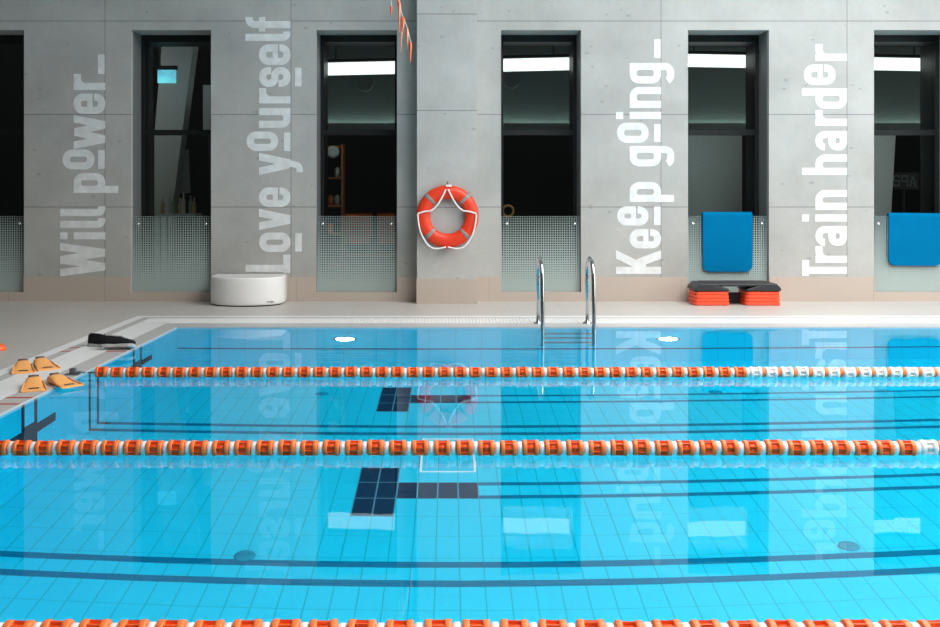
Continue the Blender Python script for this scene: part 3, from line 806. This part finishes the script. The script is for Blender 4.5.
# ------------------------------------------------------------------ lane ropes
FR = 0.0435
P_ = 0.1163
def spool_bm(rim_mat, hub_mat, wd):
    m = MB()
    h = wd / 2; rw = 0.022
    m.use(rim_mat)
    for s_ in (-1, 1):
        a, b = h * s_, (h - rw) * s_
        m.lathe([(0.010, a), (FR * 0.95, a), (FR, a - s_ * 0.004), (FR, b + s_ * 0.004), (FR * 0.96, b), (0.02, b)], 24, 'x', caps=True)
    m.use(hub_mat)
    m.lathe([(0.032, -h + rw - 0.001), (0.030, 0), (0.032, h - rw + 0.001)], 16, 'x')
    for k in range(8):
        a = 2 * PI * k / 8 + 0.2
        M = Matrix.Rotation(a, 4, 'X')
        m.box(-h + rw - 0.001, h - rw + 0.001, -0.002, 0.002, 0.02, FR * 0.95, M)
    return m
def small_bm(mat):
    m = MB().use(mat)
    m.lathe([(0.010, -0.0145), (0.028, -0.0145), (0.036, -0.008), (0.036, 0.008), (0.028, 0.0145), (0.010, 0.0145)], 18, 'x')
    return m
M_dor = simple('deep_orange_fins', (0.90, 0.105, 0.010), 0.5)
M_pale = simple('white_fins', (0.78, 0.72, 0.68), 0.45)
meshes = {}
def get(kind):
    return meshes[kind]
for nm, bm_ in (('float_orange', spool_bm(M_lorange, M_dor, 0.0835)), ('float_white', spool_bm(M_float_white, M_pale, 0.0835)), ('spacer_white', small_bm(M_float_white)), ('spacer_orange', small_bm(M_lorange))):
    o = bm_.build(nm); meshes[nm] = o.data; bpy.data.objects.remove(o)
M_cable = simple('grey_cable', (0.3, 0.3, 0.3), 0.5)
def rope(Y, x0, x1, switch, phase, lab):
    root = thing('lane_rope', lab, 'lane rope', (x0, Y, WATER), 0, 'lane ropes across the pool')
    z = 0.030
    m = MB(); m.tube([(-0.02, 0, z), (x1 - x0, 0, z)], 0.006, 8); m.build('cable', M_cable, root)
    n = int((x1 - x0) / P_); rg = random.Random(int(Y * 100))
    for k in range(n):
        xx = phase + k * P_
        orange = (x0 + xx) < switch
        for nm, key, dx in (('float', 'float_orange' if orange else 'float_white', 0), ('spacer_float', 'spacer_white' if orange else 'spacer_orange', P_ / 2)):
            o = bpy.data.objects.new(nm, meshes[key]); COL.objects.link(o); o.parent = root
            o.location = (xx + dx, rg.uniform(-0.002, 0.002), z + rg.uniform(-0.002, 0.002)); o.rotation_euler = (rg.uniform(0, 6.28), 0, rg.uniform(-0.04, 0.04))
            if not orange: o['label'] = 'white float' if nm == 'float' else 'orange spacer'
def ph(x0, spacer_x): return (spacer_x - P_ / 2 - x0) % P_ + 0.0
rope(7.48, -2.69, 3.9, (748 - 450) * 0.00748, ph(-2.69, -1.503) + 0.005, 'lane rope of orange floats nearest the wall, turning white at the right')
rope(5.27, -2.66, 2.85, (919 - 450) * 0.00527, ph(-2.66, -1.030), 'orange and white lane rope across the middle of the pool')
rope(3.05, -2.0, 2.0, 99, ph(-2.0, -0.327), 'orange lane rope at the bottom edge of the photo')
# anchor of the far rope
root = thing('rope_anchor', 'small grey bracket on the pool edge holding the far lane rope', 'bracket', (-2.82, 7.48, 0))
m = MB(); m.box(-0.05, 0.05, -0.035, 0.035, 0, 0.008); m.build('base_plate', M_greymetal, root)
m = MB(); m.box(-0.022, 0.022, -0.02, 0.02, 0.008, 0.048); m.build('block', M_greymetal, root, bevel=0.004)
m = MB(); m.tube([(0.02, 0, 0.02), (0.045, 0, 0.018), (0.08, 0, 0.016), (0.104, 0, 0.015)], 0.007, 8, radii=[0.005, 0.010, 0.005, 0.005]); m.build('turnbuckle', M_steel, root)

# ------------------------------------------------------------------ underwater fittings
M_ul = simple('underwater_lens', (1.0, 1.0, 0.97), 0.3, var=0, emit=50.0)
for px, lab in ((345, 'round underwater lamp in the far pool wall, left of the ladder'), (668, 'round underwater lamp in the far pool wall, right of the ladder')):
    root = thing('underwater_lamp', lab, 'lamp', ((px - 450) * 0.01015, PY1 - 0.006, -0.70), 0, 'underwater lamps')
    m = MB(); m.lathe([(0.0, -0.055), (0.035, -0.052), (0.065, -0.04), (0.085, -0.02), (0.09, 0.0)], 24, 'y'); m.build('lens', M_ul, root)
    m = MB(); m.lathe([(0.091, 0.0), (0.095, -0.014), (0.12, -0.012), (0.125, 0.003)], 24, 'y', caps=False); m.build('rim', M_steel, root)
M_drain = simple('blue_grey_inlet', (0.002, 0.26, 0.38), 0.5, spec=0.0)
for (x, y, lab) in ((-1.15, 5.60, 'round dark inlet on the pool floor left, nearest the viewer'), (2.25, 5.64, 'round dark inlet on the pool floor right, nearest the viewer'),
                    (-1.13, 8.83, 'round dark inlet on the pool floor left, beyond the far lane rope'), (2.35, 8.85, 'round dark inlet on the pool floor right, beyond the far lane rope')):
    m = MB(); m.lathe([(0.0, 0.014), (0.04, 0.014), (0.058, 0.008), (0.06, 0.0)], 24, 'z'); tag(m.build('floor_inlet', M_drain, None, (x, y, DEP + 0.003)), lab, 'inlet', 'floor inlets of the pool')
m = MB()
for a in ((-0.21, 0.18, 6.86, 6.875), (-0.21, 0.18, 7.545, 7.56), (-0.21, -0.195, 6.875, 7.545), (0.165, 0.18, 6.875, 7.545)): m.box(*a, DEP, DEP + 0.008)
root = m.build('floor_hatch', M_white); tag(root, 'pale outlined rectangular hatch on the pool floor under the lifebuoy reflection', 'hatch')

# ------------------------------------------------------------------ swim fins
M_fin = simple('apricot_rubber', (0.90, 0.42, 0.13), 0.5, var=0.05)
M_mark = simple('dark_fin_mark', (0.10, 0.05, 0.03), 0.5)
def make_fin(lab):
    root = thing('swim_fin', lab, 'swim fin', (0, 0, 0), 0, 'orange swim fins on the pool edge')
    # heel at +y, blade towards -y
    m = MB(); rings = []
    for y, w_, h_ in ((0.15, 0.046, 0.050), (0.145, 0.060, 0.068), (0.10, 0.068, 0.080), (0.04, 0.073, 0.066), (-0.02, 0.080, 0.042), (-0.08, 0.090, 0.024), (-0.15, 0.100, 0.014), (-0.19, 0.105, 0.011), (-0.195, 0.104, 0.006)):
        r = []
        for k in range(16):
            a = 2 * PI * k / 16
            c, s = math.cos(a), math.sin(a)
            x = w_ * (abs(c) ** 0.6) * (1 if c >= 0 else -1)
            zz = h_ / 2 + h_ / 2 * (abs(s) ** 0.75) * (1 if s >= 0 else -1)
            r.append((x, y, zz + 0.001))
        rings.append(r)
    m.loft(rings); bl = m.build('blade', M_fin, root)
    m = MB()
    m.lathe([(0.0, 0.0), (1.0, 0.0), (1.0, 1.0), (0.0, 1.0)], 18)
    for v in m.bm.verts: v.co = Vector((v.co.x * 0.044, 0.125 + v.co.y * 0.022, 0.060 + v.co.z * 0.028))
    m.build('foot_opening', M_mark, root)
    for sgn in (-1, 1):
        m = MB(); m.tube([(sgn * 0.073, 0.03, 0.05), (sgn * 0.085, -0.05, 0.032), (sgn * 0.098, -0.16, 0.016), (sgn * 0.102, -0.19, 0.012)], 0.007, 8); m.build('side_rail', M_fin, bl)
    m = MB(); m.box(-0.042, 0.042, -0.145, -0.115, 0.014, 0.0235); m.build('mark', M_mark, bl, bevel=0.003)
    return root
def gp(px, py): D = 1366 / (py - 192.0); return ((px - 450) * D / 1000, D, 0.0)
f0 = make_fin('orange swim fin lying flat, farthest left of the four')
f0.location = (-3.27, 7.66, 0); f0.rotation_euler = (0, 0, 0.42)
dup(f0, (-3.165, 7.79, 0), 0.66, 'orange swim fin just right of the leftmost one, blade toward the water')
dup(f0, (-2.905, 6.98, 0), 0.40, 'orange swim fin nearest the viewer on the grey edge tiles')
dup(f0, (-2.755, 7.09, 0.0), 0.88, 'orange swim fin pointing over the water at the pool edge')
for f in [o for o in COL.objects if o.name.startswith('swim_fin')]: f.scale = (0.80, 0.80, 0.80)

# ------------------------------------------------------------------ shoes
M_shoe = simple('black_mesh_fabric', (0.012, 0.012, 0.014), 0.85, spec=0.2)
M_sole = simple('grey_white_sole', (0.42, 0.42, 0.41), 0.6)
def shoe(lab, loc, rz, light, roll=0):
    root = thing('shoe', lab, 'shoe', loc, rz, 'black shoes by the pool'); root.rotation_euler = (roll, 0, rz)
    outline = [(-0.135, 0.030), (-0.10, 0.038), (-0.03, 0.035), (0.04, 0.044), (0.09, 0.047), (0.125, 0.035), (0.142, 0.012)]
    def ringo(s, z, up=0.0): 
        P = [(x * s, w_ * s, z + (0.012 if x > 0.1 else 0) * up) for x, w_ in outline]
        return P + [(x, -y, zz) for x, y, zz in reversed(P)]
    m = MB(); m.loft([ringo(0.97, 0.001), ringo(1.0, 0.008), ringo(1.0, 0.026, 0.3), ringo(0.96, 0.028, 0.3)], smooth=False); m.build('sole', M_sole, root)
    m = MB(); rings = []
    for x, w_, h_ in ((-0.137, 0.016, 0.075), (-0.125, 0.032, 0.085), (-0.09, 0.036, 0.080), (-0.04, 0.036, 0.076), (0.01, 0.038, 0.080), (0.05, 0.041, 0.062), (0.095, 0.042, 0.048), (0.125, 0.031, 0.040), (0.14, 0.012, 0.030)):
        r = []
        for k in range(14):
            a = PI * k / 13
            r.append((x, w_ * math.cos(a) * (1 if math.sin(a) < 0.6 else 0.9), 0.026 + h_ * max(0.0, math.sin(a)) ** 0.7))
        rings.append(r)
    m.loft(rings); m.build('upper', M_shoe, root)
    m = MB(); P = [(-0.062 + 0.058 * math.cos(2 * PI * k / 20), 0.026 * math.sin(2 * PI * k / 20), 0.105 - 0.004 * math.cos(2 * PI * k / 20)) for k in range(20)]
    m.tube(P, 0.006 if light else 0.005, 8, closed=True); m.build('collar', M_sole if light else M_shoe, root)
    for k in range(4):
        x = 0.012 + 0.018 * k; z = 0.108 - 0.010 * k
        m = MB(); m.tube([(x, -0.024, z - 0.012), (x + 0.004, 0, z), (x, 0.024, z - 0.012)], 0.004, 6); m.build('lace', M_shoe if not light else M_sole, root)
shoe('black shoe lying flat at the left of the pair on the pool edge', (-3.07, 8.84, 0), -0.22, False)
shoe('black shoe tipped on its side with its grey sole showing, by the water', (-2.87, 8.66, 0.016), 0.05, True, -0.38)

# ------------------------------------------------------------------ orange marker at the left edge
x, y, z = gp(-3, 350)
m = MB(); m.lathe([(0.075, 0.0), (0.078, 0.006), (0.060, 0.035), (0.035, 0.055), (0.0, 0.058)], 20); tag(m.build('marker_dome', M_orange, None, (x, y, 0.0)), 'small orange dome at the left edge of the photo on the deck', 'marker')

# ------------------------------------------------------------------ bunting
BYY = 11.2
def bp_(cx_, cy_): return ((cx_ / 8.96 + 375 - 450) * BYY / 1000, 0, 1.366 + (192 - cy_ / 8.96) * BYY / 1000)
root = thing('pennant_string', 'string of folded orange pennants hanging down from above the pillar left side', 'bunting', (0, BYY, 0))
M_pen = simple('orange_red_pennant', (0.92, 0.16, 0.06), 0.6, var=0.15)
M_pen2 = simple('pale_orange_pennant', (0.90, 0.36, 0.20), 0.6, var=0.15)
cord = smooth([bp_(60, -900), bp_(140, -420), bp_(195, -60), bp_(215, 30), bp_(250, 150), bp_(290, 260), bp_(322, 390)])
m = MB(); m.tube(cord, 0.004, 6); m.build('cord', M_rope, root)
m = MB(); m.tube(smooth([bp_(60, -900), bp_(120, -300), bp_(145, 0), bp_(147, 60)]), 0.004, 6); m.build('cord', M_rope, root)
def pennant(cx0, cy0, cx1, cy1, w_, mat, ph):
    a, b = Vector(bp_(cx0, cy0)), Vector(bp_(cx1, cy1)); m = MB(); rings = []
    for t in (0, 0.15, 0.4, 0.7, 1.0):
        c = a.lerp(b, t); ww = w_ * (1 - 0.8 * t) * (0.6 if t == 0 else 1)
        rings.append([(c.x - ww, c.y, c.z), (c.x - ww * 0.2, c.y - 0.025 * (1 - t) - 0.002, c.z), (c.x + ww * 0.9, c.y + 0.004, c.z), (c.x + ww * 0.1, c.y + 0.022 * (1 - t) + 0.002, c.z)])
    m.loft(rings, smooth=False); m.build('pennant', mat, root)
pennant(147, 55, 146, 135, 0.018, M_pen, 0)
pennant(205, -60, 215, 90, 0.026, M_pen, 0)
pennant(222, 25, 218, 285, 0.018, M_pen2, 0)
pennant(250, 150, 236, 290, 0.022, M_pen, 0)
pennant(262, 170, 240, 350, 0.014, M_pen2, 0)
pennant(240, 280, 232, 470, 0.011, M_pen2, 0)
pennant(290, 250, 294, 430, 0.016, M_pen2, 0)
pennant(320, 375, 318, 560, 0.020, M_pen, 0)
